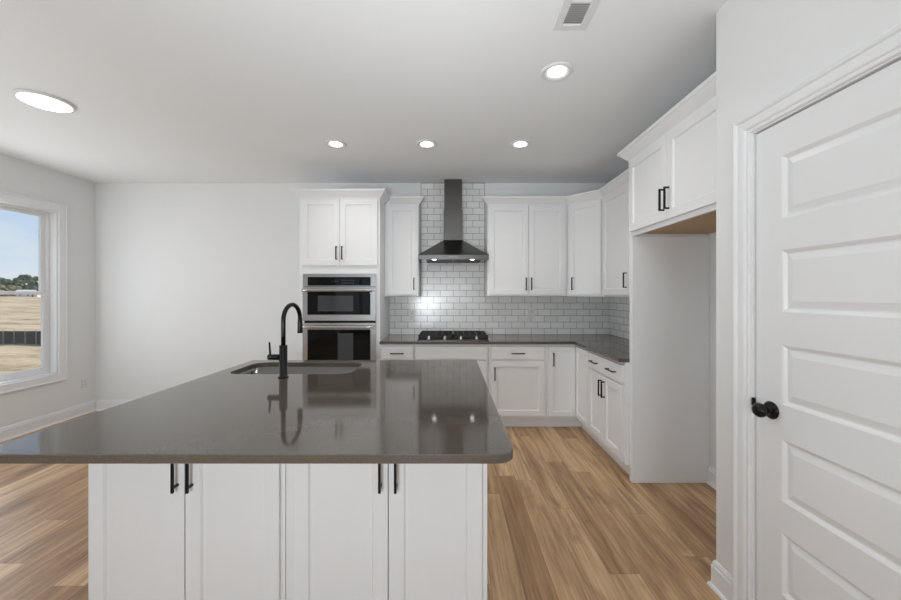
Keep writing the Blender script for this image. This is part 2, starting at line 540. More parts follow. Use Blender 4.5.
# ------------------------------------------------------------------ window in the left wall
def build_window(idx, y0, y1, z0, z1, detail=True):
    t = bpy.data.objects.new('window_%d' % idx, None); C.objects.link(t)
    t.location = (XL, (y0 + y1) / 2, z0)
    struct(t)
    yc = (y0 + y1) / 2
    def rel(mb, name, m_):
        mb.bm.transform(Matrix.Translation((-XL, -yc, -z0)))
        return mb.build(name, m_, t)
    cw = 0.088
    # casing, picture framed, with a stepped profile
    mb = MB()
    x1 = XL + 0.016
    mb.box(XL, x1, y0 - cw, y0, z0 - cw, z1 + cw, 0.003)
    mb.box(XL, x1, y1, y1 + cw, z0 - cw, z1 + cw, 0.003)
    mb.box(XL, x1, y0, y1, z1, z1 + cw, 0.003)
    mb.box(XL, x1, y0, y1, z0 - cw, z0, 0.003)
    mb.box(XL, x1 + 0.007, y0 - cw, y0 - cw + 0.02, z0 - cw, z1 + cw, 0.003)
    mb.box(XL, x1 + 0.007, y1 + cw - 0.02, y1 + cw, z0 - cw, z1 + cw, 0.003)
    mb.box(XL, x1 + 0.007, y0 - cw + 0.02, y1 + cw - 0.02, z1 + cw - 0.02, z1 + cw, 0.003)
    mb.box(XL, x1 + 0.007, y0 - cw + 0.02, y1 + cw - 0.02, z0 - cw, z0 - cw + 0.02, 0.003)
    rel(mb, 'window_casing', M['trim'])
    # jamb liner
    j = 0.016
    xo = XL - TW
    mb = MB()
    mb.box(xo, XL + 0.002, y0, y0 + j, z0, z1); mb.box(xo, XL + 0.002, y1 - j, y1, z0, z1)
    mb.box(xo, XL + 0.002, y0 + j, y1 - j, z1 - j, z1); mb.box(xo, XL + 0.002, y0 + j, y1 - j, z0, z0 + j)
    rel(mb, 'window_jamb', M['trim'])
    # vinyl frame
    f = 0.022
    a0, a1, b0, b1 = y0 + j, y1 - j, z0 + j, z1 - j
    mb = MB()
    xi = XL - 0.068
    mb.box(xo + 0.01, xi, a0, a0 + f, b0, b1, 0.002); mb.box(xo + 0.01, xi, a1 - f, a1, b0, b1, 0.002)
    mb.box(xo + 0.01, xi, a0 + f, a1 - f, b1 - f, b1, 0.002); mb.box(xo + 0.01, xi, a0 + f, a1 - f, b0, b0 + f, 0.002)
    rel(mb, 'window_frame', M['vinyl'])
    a0 += f; a1 -= f; b0 += f; b1 -= f
    zm = 1.413
    s = 0.044
    def sash(x0, x1_, q0, q1, sb, st):
        mb = MB()
        mb.box(x0, x1_, a0, a0 + s, q0, q1, 0.003); mb.box(x0, x1_, a1 - s, a1, q0, q1, 0.003)
        mb.box(x0, x1_, a0 + s, a1 - s, q0, q0 + sb, 0.003); mb.box(x0, x1_, a0 + s, a1 - s, q1 - st, q1, 0.003)
        so = rel(mb, 'sash', M['vinyl'])
        mb = MB().box((x0 + x1_) / 2 - 0.002, (x0 + x1_) / 2 + 0.002, a0 + s - 0.002, a1 - s + 0.002, q0 + sb - 0.002, q1 - st + 0.002)
        mb.bm.transform(Matrix.Translation((-XL, -yc, -z0)))
        mb.build('pane', M['glass'], so)
        return so
    sash(xo + 0.018, xo + 0.042, zm - 0.018, b1, 0.03, 0.03)
    lo = sash(xo + 0.044, xi - 0.001, b0, zm + 0.018, 0.045, 0.034)
    if detail:
        mb = MB()
        mb.box(xi - 0.012, xi + 0.006, a1 - s + 0.008, a1 - s + 0.028, b0 + 0.15, b0 + 0.175, 0.003)
        mb.box(xi - 0.002, xi + 0.012, yc - 0.03, yc + 0.03, zm + 0.012, zm + 0.024, 0.003)
        mb.bm.transform(Matrix.Translation((-XL, -yc, -z0)))
        mb.build('sash_lock', M['vinyl'], lo)
    return t
build_window(1, *WIN)

def added_rear_window(idx, x0, x1, z0, z1, mullions):  # unseen rear openings, added to carry daylight into the room
    t = bpy.data.objects.new('window_%d' % idx, None); C.objects.link(t); struct(t)
    t.location = ((x0 + x1) / 2, REAR_Y, z0)
    T = Matrix.Translation((-(x0 + x1) / 2, -REAR_Y, -z0))
    mb = MB()
    y0, y1 = REAR_Y - 0.10, REAR_Y - 0.02
    f = 0.06
    mb.box(x0, x0 + f, y0, y1, z0, z1); mb.box(x1 - f, x1, y0, y1, z0, z1)
    mb.box(x0 + f, x1 - f, y0, y1, z0, z0 + f); mb.box(x0 + f, x1 - f, y0, y1, z1 - f, z1)
    for m_ in mullions:
        mb.box(m_ - 0.04, m_ + 0.04, y0, y1, z0 + f, z1 - f)
    mb.bm.transform(T)
    mb.build('window_frame', M['vinyl'], t)
added_rear_window(3, -3.85, -2.05, 0.06, 2.20, [-2.95])
added_rear_window(4, -1.25, 0.55, 0.65, 2.25, [-0.35])
build_window(2, 0.30, 2.10, 0.536, 2.300, False)  # unseen second left window, added to carry daylight

# ------------------------------------------------------------------ baseboards
def baseboard(name, pts, side, h=0.129):
    """polyline on the floor along a wall; the board stands on the left (+1) or right (-1) of the path"""
    prof = [(0, 0), (0.027, 0), (0.024, 0.012), (0.015, 0.018), (0.015, h - 0.03), (0.011, h - 0.022), (0.011, h - 0.012), (0.005, h), (0, h)]
    return struct(sweep(prof, pts, side).build(name, M['trim']))

def sweep(prof, pts, side=1, zbase=0.0, start_dir=None, end_dir=None, mb=None):
    """profile (out, z) swept along a plan polyline with mitred corners"""
    mb = mb or MB()
    n = len(pts)
    P = [Vector((p[0], p[1])) for p in pts]
    def nrm(a, b):
        d = (b - a).normalized()
        return Vector((-d.y, d.x)) * side
    offs = []
    for i in range(n):
        if i == 0: o = nrm(P[0], P[1]) if start_dir is None else Vector(start_dir)
        elif i == n - 1: o = nrm(P[-2], P[-1]) if end_dir is None else Vector(end_dir)
        else:
            a, b = nrm(P[i - 1], P[i]), nrm(P[i], P[i + 1])
            o = (a + b) / (1 + a.dot(b))
        offs.append(o)
    rings = []
    for i in range(n):
        rings.append([mb.bm.verts.new((P[i].x + offs[i].x * q[0], P[i].y + offs[i].y * q[0], zbase + q[1])) for q in prof])
    m_ = len(prof)
    for a, b in zip(rings, rings[1:]):
        for k in range(m_):
            mb._tag([mb.bm.faces.new((a[k], a[(k + 1) % m_], b[(k + 1) % m_], b[k]))])
    mb._tag([mb.bm.faces.new(rings[0][::-1]), mb.bm.faces.new(rings[-1])])
    return mb

baseboard('baseboard_left', [(XL, REAR_Y + 0.01), (XL, YB - 0.001)], -1)
baseboard('baseboard_back', [(XL + 0.028, YB), (-1.562, YB)], -1)
baseboard('baseboard_right', [(XR, YP + 0.03), (XR, 2.705)], 1)
# wraps the end of the pantry wall
baseboard('baseboard_pantry', [(XR - 0.03, YP), (XP, YP), (XP, DY1 + 0.080)], -1)
baseboard('baseboard_pantry_near', [(XP, DY0 - 0.080), (XP, REAR_Y + 0.03)], -1)

# ------------------------------------------------------------------ pantry door, casing
d1 = bpy.data.objects.new('door_1', None); C.objects.link(d1); struct(d1)
d1.location = (XP, (DY0 + DY1) / 2, 0)
def drel(mb): 
    mb.bm.transform(Matrix.Translation((-XP, -(DY0 + DY1) / 2, 0))); return mb

def door_slab():
    mb = MB()
    fx = XP + 0.010            # face of the slab seen from the kitchen
    yy0, yy1 = DY0 + 0.015, DY1 - 0.015
    z0, z1 = 0.012, DZ - 0.020
    pan = [(0.24, 0.478), (0.601, 0.839), (0.973, 1.203), (1.330, 1.568), (1.689, 1.932)]
    py0, py1 = yy0 + 0.115, 1.408
    def ring(y0, y1, za, zb, x):
        return [mb.bm.verts.new(v) for v in ((x, y0, za), (x, y1, za), (x, y1, zb), (x, y0, zb))]
    def strip(a, b):
        for k in range(4):
            mb.bm.faces.new((a[k], a[(k + 1) % 4], b[(k + 1) % 4], b[k]))
    # stiles and rails
    mb.quads([(fx, yy0, z0), (fx, py0, z0), (fx, py0, z1), (fx, yy0, z1)], [(0, 1, 2, 3)])
    mb.quads([(fx, py1, z0), (fx, yy1, z0), (fx, yy1, z1), (fx, py1, z1)], [(0, 1, 2, 3)])
    zs = [z0] + [v for p in pan for v in p] + [z1]
    for k in range(0, len(zs), 2):
        mb.quads([(fx, py0, zs[k]), (fx, py1, zs[k]), (fx, py1, zs[k + 1]), (fx, py0, zs[k + 1])], [(0, 1, 2, 3)])
    for a, b in pan:
        r0 = ring(py0, py1, a, b, fx)
        r1 = ring(py0 + .006, py1 - .006, a + .006, b - .006, fx + .004)
        r2 = ring(py0 + .013, py1 - .013, a + .013, b - .013, fx + .011)
        r3 = ring(py0 + .018, py1 - .018, a + .018, b - .018, fx + .011)
        r4 = ring(py0 + .042, py1 - .042, a + .042, b - .042, fx + .003)
        strip(r0, r1); strip(r1, r2); strip(r2, r3); strip(r3, r4)
        mb.bm.faces.new(r4)
    # edges and back
    bx = fx + 0.034
    mb.quads([(fx, yy0, z0), (bx, yy0, z0), (bx, yy0, z1), (fx, yy0, z1),
              (fx, yy1, z0), (bx, yy1, z0), (bx, yy1, z1), (fx, yy1, z1)],
             [(0, 1, 2, 3), (7, 6, 5, 4), (1, 5, 6, 2), (0, 4, 5, 1), (3, 2, 6, 7)])
    bmesh.ops.remove_doubles(mb.bm, verts=mb.bm.verts, dist=1e-5)
    return mb
drel(door_slab()).build('door_slab', M['trim'], d1)
mb = MB()
mb.box(XP, XP + 0.115, DY1 - 0.010, DY1, 0, DZ); mb.box(XP, XP + 0.115, DY0, DY0 + 0.010, 0, DZ)
mb.box(XP, XP + 0.115, DY0 + 0.010, DY1 - 0.010, DZ - 0.014, DZ)
mb.box(XP + 0.042, XP + 0.075, DY1 - 0.026, DY1 - 0.010, 0, DZ - 0.014)
mb.box(XP + 0.042, XP + 0.075, DY0 + 0.010, DY0 + 0.026, 0, DZ - 0.014)
mb.box(XP + 0.042, XP + 0.075, DY0 + 0.026, DY1 - 0.026, DZ - 0.026, DZ - 0.014)
drel(mb).build('door_jamb', M['trim'], d1)
# casing with a colonial profile, mitred at the head
def casing():
    mb = MB()
    prof = [(0.0, 0.0), (0.0, 0.009), (0.003, 0.012), (0.012, 0.012), (0.014, 0.0095), (0.018, 0.015), (0.025, 0.0175), (0.047, 0.0185),
            (0.050, 0.0145), (0.054, 0.0145), (0.059, 0.022), (0.067, 0.0255), (0.074, 0.023), (0.076, 0.017), (0.076, 0.0)]
    rv = 0.006
    ya, yb, zt = DY0 - rv + 0.010, DY1 + rv - 0.010, DZ + rv - 0.014
    rings = []
    for (y, z, sy, sz) in ((yb, 0.0, 1, 0), (yb, zt, 1, 1), (ya, zt, -1, 1), (ya, 0.0, -1, 0)):
        rings.append([mb.bm.verts.new((XP - q[1], y + sy * q[0], z + sz * q[0])) for q in prof])
    k_ = len(prof)
    for a, b in zip(rings, rings[1:]):
        for k in range(k_):
            mb.bm.faces.new((a[k], a[(k + 1) % k_], b[(k + 1) % k_], b[k]))
    mb.bm.faces.new(rings[0]); mb.bm.faces.new(rings[-1][::-1])
    return mb
struct(casing().build('trim_1', M['trim']))
# knob: rose, neck, ball
KY, KZ = 1.452, 0.937
kx = XP + 0.010
mb = MB().lathe([(0.0005, 0.0), (0.034, 0.0), (0.035, -0.004), (0.031, -0.008), (0.016, -0.010), (0.0125, -0.014), (0.012, -0.026),
                 (0.018, -0.031), (0.0255, -0.037), (0.0285, -0.046), (0.0275, -0.055), (0.022, -0.062), (0.013, -0.0655), (0.0005, -0.0665)],
                (kx, KY, KZ), 'X')
drel(mb).build('door_knob', M['black'], d1)
mb = MB().box(XP - 0.004, XP + 0.010, DY1 - 0.0142, DY1 - 0.0060, 0.932, 0.966, 0.002)
drel(mb).build('strike_plate', M['black'], d1)

# ------------------------------------------------------------------ cabinetry helpers
DT = 0.020     # door thickness

def shaker(mb, x0, x1, z0, z1, y=0.0, stile=0.057, rec=0.010):
    """recessed-panel door or drawer front; front face at y-DT, back at y"""
    f, b = y - DT, y - 0.0004
    e = 0.0015
    def ring(i, yy):
        return [mb.bm.verts.new(v) for v in ((x0 + i, yy, z0 + i), (x1 - i, yy, z0 + i), (x1 - i, yy, z1 - i), (x0 + i, yy, z1 - i))]
    R = [ring(0, b), ring(0, f + e), ring(e, f), ring(stile, f), ring(stile + 0.003, f + rec * 0.45), ring(stile + 0.006, f + rec)]
    for a, c in zip(R, R[1:]):
        for k in range(4):
            mb.bm.faces.new((a[k], a[(k + 1) % 4], c[(k + 1) % 4], c[k]))
    mb.bm.faces.new(R[0][::-1]); mb.bm.faces.new(R[-1])
    return mb

def slab(mb, x0, x1, z0, z1, y=0.0):
    mb.box(x0, x1, y - DT, y - 0.0004, z0, z1, 0.002)
    return mb

def handle(parent, x, z, vertical=True, L=0.137, inset=0.0, t=0.0106, y=-DT):
    mb = MB()
    pr = 0.033
    if vertical:
        mb.box(x - t / 2, x + t / 2, y - pr, y - pr + t, z - L / 2, z + L / 2, 0.0012)
        for s in (-1, 1):
            zz = z + s * (L / 2 - t / 2 - inset)
            mb.box(x - t / 2 + .0005, x + t / 2 - .0005, y - pr + t * .5, y + 0.0005, zz - t / 2 + .0005, zz + t / 2 - .0005)
    else:
        mb.box(x - L / 2, x + L / 2, y - pr, y - pr + t, z - t / 2, z + t / 2, 0.0012)
        for s in (-1, 1):
            xx = x + s * (L / 2 - t / 2)
            mb.box(xx - t / 2 + .0005, xx + t / 2 - .0005, y - pr + t * .5, y + 0.0005, z - t / 2 + .0005, z + t / 2 - .0005)
    return mb.build('handle', M['black'], parent)

G = 0.0006
def cabinet(name, label, loc, rotz, wd, dp, z0, z1, fronts, kick=0.0, group=None, open_top=False, cat='cabinet', body=True):
    """origin: left front corner of the face frame at floor level, +x right, +y into the wall.
    fronts: (kind, x0, x1, z0, z1, handle) with handle = None or (x, z, vertical)"""
    t = thing(name, label, cat, loc, rotz, group)
    mb = MB()
    if body:
        mb.box(G, wd - G, 0, dp - G, z0 + (kick if kick else 0), z1, 0.001)
        mb.build('body', M['cab'], t)
    if kick:
        MB().box(G, wd - G, 0.07, dp - G, 0.0, kick).build('toe_kick', M['cab'], t)
    for (kind, a, b, c, d, h) in fronts:
        m2 = MB()
        if kind == 'door':
            f = shaker(m2, a, b, c, d).build('door', M['cab'], t)
        elif kind == 'drawer':
            f = slab(m2, a, b, c, d).build('drawer', M['cab'], t)
        else:
            f = slab(m2, a, b, c, d).build('false_front', M['cab'], t)
        if h:
            hs = h if isinstance(h, list) else [h]
            for q in hs:
                handle(f, *q)
    return t

# crown profile: (out, z)
CROWN = [(0, 2.392), (0.006, 2.392), (0.006, 2.404), (0.014, 2.410), (0.052, 2.455), (0.062, 2.459), (0.062, 2.480), (0.0, 2.480)]
def crown(parent, pts, side, sd=None, ed=None):
    """pts in world coordinates; the piece becomes a part of the cabinet"""
    mb = sweep(CROWN, pts, side, 0, sd, ed)
    mi = (Matrix.Translation(parent.location) @ Matrix.Rotation(parent.rotation_euler.z, 4, 'Z')).inverted()
    mb.bm.transform(mi)
    return mb.build('crown_moulding', M['cab'], parent)

# ------------------------------------------------------------------ oven tower
FY = 3.79       # base face-frame plane
UY = 4.07       # upper face-frame plane
OX0, OX1 = -1.556, -0.720
wd = OX1 - OX0
t = thing('oven_cabinet', 'tall white cabinet tower that holds the microwave and wall oven', 'cabinet', (OX0, FY, 0))
mb = MB()
ox0, ox1, oz0, oz1 = 0.047, wd - 0.041, 0.532, 1.611        # the appliance opening
D_ = YB - FY - G
mb.box(0, ox0, 0, D_, 0.114, 2.470, 0.001); mb.box(ox1, wd, 0, D_, 0.114, 2.470, 0.001)
mb.box(ox0, ox1, 0, D_, 0.114, oz0, 0.0); mb.box(ox0, ox1, 0, D_, oz1, 2.470, 0.0)
mb.build('body', M['cab'], t)
MB().box(G, wd - G, 0.07, D_, 0, 0.114).build('toe_kick', M['cab'], t)
for (a, b, hx) in ((0.031, 0.4195, 0.392), (0.4235, 0.812, 0.451)):
    f = shaker(MB(), a, b, 1.697, 2.385).build('door', M['cab'], t)
    handle(f, hx, 1.825)
f = slab(MB(), 0.031, 0.812, 0.135, 0.50).build('drawer', M['cab'], t)
handle(f, wd / 2, 0.42, False)
crown(t, [(OX0, YB - G), (OX0, FY), (OX1, FY), (OX1, UY - 0.001)], -1)

# ------------------------------------------------------------------ wall oven with microwave
ov = thing('wall_oven', 'stainless steel combination wall oven with black glass microwave above oven', 'oven', (OX0 + ox0 + 0.001, FY, oz0))
W_ = ox1 - ox0 - 0.002
H_ = oz1 - oz0 - 0.002
def Z(z): return z - oz0
MB().box(0.004, W_ - 0.004, -0.004, 0.50, 0.003, H_ - 0.002).build('body', M['black'], ov)
# control panel
cp = MB().box(-0.004, W_ + 0.004, -0.028, -0.0045, Z(1.478), Z(1.6115), 0.002).build('control_panel', M['steel'], ov)
MB().box(0.048, W_ - 0.050, -0.031, -0.0282, Z(1.488), Z(1.578), 0.001).build('display_glass', M['oven_glass'], cp)
for k in range(5):
    for r_ in range(2):
        MB().box(0.40 + k * 0.028, 0.412 + k * 0.028, -0.0316, -0.0311, Z(1.512 + r_ * 0.03), Z(1.516 + r_ * 0.03)).build('button', M['display'], cp)
for k in range(3):
    MB().box(0.30 + k * 0.026, 0.308 + k * 0.026, -0.0316, -0.0311, Z(1.53), Z(1.536)).build('button', M['display'], cp)
def oven_door(z0, z1, g0, g1, wx0, wx1, w0, w1, hz):
    d = MB()
    d.box(-0.004, W_ + 0.004, -0.036, -0.0045, Z(z0), Z(z1), 0.003)
    d = d.build('oven_door', M['steel'], ov)
    g = MB().box(0.048, W_ - 0.050, -0.0385, -0.0362, Z(g0), Z(g1), 0.0008).build('glass', M['oven_glass'], d)
    MB().box(wx0, wx1, -0.0392, -0.0386, Z(w0), Z(w1)).build('inner_window', M['oven_window'], g)  # window pane with the reflection put into its grey
    h = MB()
    h.tube([(0.012 + (W_ - 0.024) * k / 12, -0.083, Z(hz)) for k in range(13)], 0.0165, 20)
    h.box(0.028, 0.052, -0.083, -0.036, Z(hz) - 0.012, Z(hz) + 0.012, 0.003)
    h.box(W_ - 0.052, W_ - 0.028, -0.083, -0.036, Z(hz) - 0.012, Z(hz) + 0.012, 0.003)
    h.build('oven_handle', M['steel'], d)
    return d
oven_door(1.126, 1.474, 1.1885, 1.430, 0.155, 0.52, 1.225, 1.385, 1.440)
oven_door(0.545, 1.104, 0.62, 1.038, 0.36, 0.52, 0.70, 1.00, 1.066)
mb = MB().lathe([(0.0005, 0), (0.006, 0), (0.006, -0.002), (0.0005, -0.002)], (W_ - 0.056, -0.0386, Z(1.413)), 'Y', 20)
mb.build('badge', M['steel'], ov)

# ------------------------------------------------------------------ upper cabinets
ZB, ZT = 1.375, 2.470
U1 = cabinet('wall_cabinet', 'narrow single door white wall cabinet between the oven tower and range hood', (-0.7185, UY, 0), 0,
             0.3745, YB - UY, ZB, ZT, [('door', 0.030, 0.356, 1.394, 2.385, (0.327, 1.515))])
crown(U1, [(OX1 + 0.064, UY), (-0.344, UY), (-0.344, UY + 0.025)], -1)
U2 = cabinet('wall_cabinet', 'double door white wall cabinet right of the range hood', (0.424, UY, 0), 0,
             0.888, YB - UY, ZB, ZT, [('door', 0.014, 0.450, 1.394, 2.385, (0.423, 1.515)), ('door', 0.456, 0.864, 1.394, 2.385, (0.483, 1.515))])
# diagonal corner
A_ = (1.315, UY); B_ = (1.60, 3.785)
run = [(0.424, UY + 0.025), (0.424, UY), A_, B_, (1.60, 2.7495)]
def mitre(i):
    P = [Vector(p) for p in run]
    def nr(a, b):
        d = (b - a).normalized(); return Vector((d.y, -d.x))
    a, b = nr(P[i - 1], P[i]), nr(P[i], P[i + 1])
    return (a + b) / (1 + a.dot(b))
crown(U2, [run[0], run[1], run[2]], -1, None, mitre(2))
dl = math.hypot(B_[0] - A_[0], B_[1] - A_[1])
U3 = thing('wall_cabinet', 'diagonal corner wall cabinet with one door, white', 'cabinet', (A_[0], A_[1], 0), -PI / 4)
mb = MB().prism([(A_[0], A_[1]), (B_[0], B_[1]), (XR - G, B_[1]), (XR - G, YB - G), (A_[0], YB - G)], ZB, ZT)
mb.bm.transform((Matrix.Translation(U3.location) @ Matrix.Rotation(-PI / 4, 4, 'Z')).inverted())
mb.build('body', M['cab'], U3)
f = shaker(MB(), 0.026, dl - 0.022, 1.394, 2.385).build('door', M['cab'], U3)
handle(f, 0.076, 1.515)
crown(U3, [A_, B_], -1, mitre(2), mitre(3))
U4 = cabinet('wall_cabinet', 'white wall cabinet along the right wall beside the fridge surround', (1.60, 3.784, 0), -PI / 2,
             3.784 - 2.7495, XR - 1.60, ZB, ZT, [('door', 0.020, 0.556, 1.394, 2.385, (0.527, 1.525)), ('door', 0.561, 1.012, 1.394, 2.385, (0.983, 1.525))])
crown(U4, [B_, (1.60, 2.7505)], -1, mitre(3), None)

# ------------------------------------------------------------------ fridge surround
FX = 1.355
PY0, PY1 = 2.705, 2.748
pn = MB().box(FX, XR - G, PY0, PY1, 0, 1.8295, 0.002)
pn = tag(pn.build('fridge_end_panel', M['cab']), 'tall flat white end panel between fridge alcove and base cabinets', 'panel')
fc_y0 = YP + 0.002
U5 = thing('fridge_cabinet', 'large white double door cabinet above the empty fridge alcove', 'cabinet', (FX, PY1, 0), -PI / 2)
fw = PY1 - fc_y0
mb = MB()
mb.box(0, fw, 0, XR - FX - G, 1.855, 2.470)
mb.box(0, fw, 0, 0.019, 1.830, 1.855)
mb.box(0, 0.019, 0.019, XR - FX - G, 1.830, 1.855); mb.box(fw - 0.019, fw, 0.019, XR - FX - G, 1.830, 1.855)
mb.build('body', M['cab'], U5)
MB().box(0.0192, fw - 0.0192, 0.0192, XR - FX - 0.002, 1.850, 1.8545).build('underside', M['raw_wood'], U5)['label'] = 'unpainted tan wood underside'
g_ = PY1 - 2.245
for (a, b, hx) in ((0.030, g_ - 0.002, g_ - 0.026), (g_ + 0.002, fw - 0.030, g_ + 0.026)):
    f = shaker(MB(), a, b, 1.860, 2.385).build('door', M['cab'], U5)
    handle(f, hx, 1.985)
mb = sweep(CROWN, [(1.536, PY1), (FX, PY1), (FX, fc_y0)], -1)
mb.bm.transform((Matrix.Translation(U5.location) @ Matrix.Rotation(-PI / 2, 4, 'Z')).inverted())
mb.build('crown_moulding', M['cab'], U5)

# ------------------------------------------------------------------ base cabinets, back run
BT = 0.884
K = 0.114
cabinet('base_cabinet', 'white base cabinet with one drawer beside the oven tower', (-0.7185, FY, 0), 0, 0.356, YB - FY, 0, BT,
        [('drawer', 0.016, 0.340, 0.728, 0.860, (0.178, 0.789, False)), ('door', 0.016, 0.340, 0.140, 0.708, (0.312, 0.58))], K)
cabinet('base_cabinet', 'white base cabinet with a false front below the cooktop', (-0.362, FY, 0), 0, 0.767, YB - FY, 0, BT,
        [('false_front', 0.016, 0.748, 0.728, 0.860, None), ('door', 0.016, 0.380, 0.140, 0.708, (0.352, 0.58)), ('door', 0.384, 0.748, 0.140, 0.708, (0.412, 0.58))], K)
cabinet('base_cabinet', 'white base cabinet with one drawer over one wide door, right of the cooktop', (0.4055, FY, 0), 0, 0.6, YB - FY, 0, BT,
        [('drawer', 0.027, 0.577, 0.728, 0.860, (0.302, 0.789, False)), ('door', 0.027, 0.577, 0.140, 0.708, (0.062, 0.58))], K)
BX = 1.322
cc = thing('corner_base_cabinet', 'white corner base cabinet with two narrow full height doors meeting inside', 'cabinet', (1.006, FY, 0))
mb = MB().prism([(1.0065, FY), (BX, FY), (BX, 3.435), (XR - G, 3.435), (XR - G, YB - G), (1.0065, YB - G)], K, BT)
mb.bm.transform(Matrix.Translation((-1.006, -FY, 0)))
mb.build('body', M['cab'], cc)
mb = MB().prism([(1.0065, FY + .07), (BX + .07, FY + .07), (BX + .07, 3.435), (XR - G, 3.435), (XR - G, YB - G), (1.0065, YB - G)], 0, K)
mb.bm.transform(Matrix.Translation((-1.006, -FY, 0)))
mb.build('toe_kick', M['cab'], cc)
f = shaker(MB(), 1.030 - 1.006, BX - DT - 0.002 - 1.006, 0.140, 0.860, stile=0.045).build('door', M['cab'], cc)
handle(f, 1.072 - 1.006, 0.727)
mb = shaker(MB(), 0.022, 0.345, 0.140, 0.860, stile=0.045)
mb.bm.transform(Matrix.Translation((BX - 1.006, 0, 0)) @ Matrix.Rotation(-PI / 2, 4, 'Z'))
mb.build('door', M['cab'], cc)

bw = 3.434 - (PY1 + 0.001)
cabinet('base_cabinet', 'wide white base cabinet with one two-handled drawer over double doors', (BX, 3.434, 0), -PI / 2, bw, XR - BX, 0, BT,
        [('drawer', 0.016, bw - 0.009, 0.728, 0.860, [(0.165, 0.792, False), (0.515, 0.792, False)]),
         ('door', 0.016, bw / 2 - 0.0015, 0.140, 0.708, (bw / 2 - 0.030, 0.60)),
         ('door', bw / 2 + 0.0015, bw - 0.009, 0.140, 0.708, (bw / 2 + 0.030, 0.60))], K)

# ------------------------------------------------------------------ perimeter worktop
CZ0, CZ1 = 0.885, 0.914
mb = MB().prism([(-0.7185, 3.745), (1.278, 3.745), (1.278, PY1 + 0.001), (XR - G, PY1 + 0.001), (XR - G, YB - G), (-0.7185, YB - G)], CZ0, CZ1, 0.002)
tag(mb.build('worktop', M['quartz']), 'L-shaped grey brown quartz worktop running along the back and right walls', 'worktop')

# ------------------------------------------------------------------ backsplash
bs = MB()
ty = YB - 0.009
bs.box(-0.7185, XR - 0.009, ty, YB - G, 0, 1.3745 - CZ1)
bs.box(-0.3435, 0.423, ty, YB - G, 1.3745 - CZ1, ZC - CZ1 - 0.001)
bs.bm.transform(Matrix.Translation((0, -YB, 0)))
b0 = bs.build('tile_backsplash', M['tile_back'], None, (0, YB, CZ1 + 0.0006))
tag(b0, 'white subway tile backsplash on the back wall, rising behind the range hood', 'backsplash')
e_ = MB()
e_.box(-0.3434, -0.3397, -0.0125, -0.009, 1.3745 - CZ1, ZC - CZ1 - 0.002)
e_.box(0.4202, 0.4239, -0.0125, -0.009, 1.3745 - CZ1, ZC - CZ1 - 0.002)
e_.box(-0.3397, 0.4202, -0.0125, -0.009, ZC - CZ1 - 0.006, ZC - CZ1 - 0.002)
e_.build('edge_trim', M['trim_metal'], b0)
mb = MB().box(0, YB - 0.0095 - (PY1 + 0.001), -0.009, -G, 0, 1.3745 - CZ1)
b1 = mb.build('tile_backsplash', M['tile_side'], None, (XR, YB - 0.0095, CZ1 + 0.0006), -PI / 2)
# local -y faces the kitchen after the turn
tag(b1, 'short stretch of white subway tile backsplash on the right wall', 'backsplash')

# ------------------------------------------------------------------ outlets
def outlet(label, loc, rotz, switch=False):
    t = thing('wall_outlet', label, 'outlet', loc, rotz)
    MB().box(-0.035, 0.035, -0.006, 0, -0.058, 0.058, 0.003, 2).build('cover_plate', M['plastic'], t)
    for s in (-1, 1):
        r = MB().box(-0.017, 0.017, -0.0085, -0.006, s * 0.021 - 0.015, s * 0.021 + 0.015, 0.001).build('receptacle', M['plastic'], t)
        mb = MB()
        mb.box(-0.008, -0.006, -0.0088, -0.0085, s * 0.021 - 0.003, s * 0.021 + 0.008)
        mb.box(0.006, 0.008, -0.0088, -0.0085, s * 0.021 - 0.003, s * 0.021 + 0.008)
        mb.box(-0.002, 0.002, -0.0088, -0.0085, s * 0.021 - 0.011, s * 0.021 - 0.007)
        mb.build('slots', M['slot'], r)
outlet('white outlet low on the left wall beside the window', (XL, 4.27, 0.365), PI / 2)
outlet('white outlet on the tiles right of the cooktop', (0.985, ty - 0.0005, 1.167), 0)
outlet('white outlet on the tiles left of the cooktop', (-0.450, ty - 0.0005, 1.150), 0)

# ------------------------------------------------------------------ range hood
HC = 0.042
hd = thing('range_hood', 'stainless steel pyramid chimney range hood over the cooktop', 'range hood', (HC, YB - 0.0130, 1.774))
hw, hy = 0.377, -0.49          # half width, front edge
cwid, cy0, cy1 = 0.107, -0.140, -0.012
mb = MB()
mb.box(-hw, hw, hy, -0.001, 0.0, 0.048, 0.0015)
b0_ = [(-hw, hy, .048), (hw, hy, .048), (hw, -0.001, .048), (-hw, -0.001, .048)]
t0_ = [(-cwid, cy0, .257), (cwid, cy0, .257), (cwid, -0.001, .257), (-cwid, -0.001, .257)]
mb.quads(b0_ + t0_, [(0, 1, 5, 4), (1, 2, 6, 5), (2, 3, 7, 6), (3, 0, 4, 7), (4, 5, 6, 7)])
mb.build('canopy', M['steel_dark'], hd)
MB().box(-0.109, 0.109, cy0 - 0.003, -0.001, 0.255, 0.613, 0.001).build('chimney', M['steel_dark'], hd)
MB().box(-0.102, 0.102, cy0 + 0.001, -0.001, 0.613, ZC - 1.774 - 0.002, 0.001).build('upper_chimney', M['steel_dark'], hd)
u = MB()
for k in range(2):
    x0 = -0.30 + k * 0.305
    u.box(x0, x0 + 0.295, -0.40, -0.06, -0.004, 0.0)
    for q in range(16):
        u.box(x0 + 0.012 + q * 0.018, x0 + 0.020 + q * 0.018, -0.39, -0.07, -0.007, -0.004)
u.build('grease_filter', M['filter'], hd)
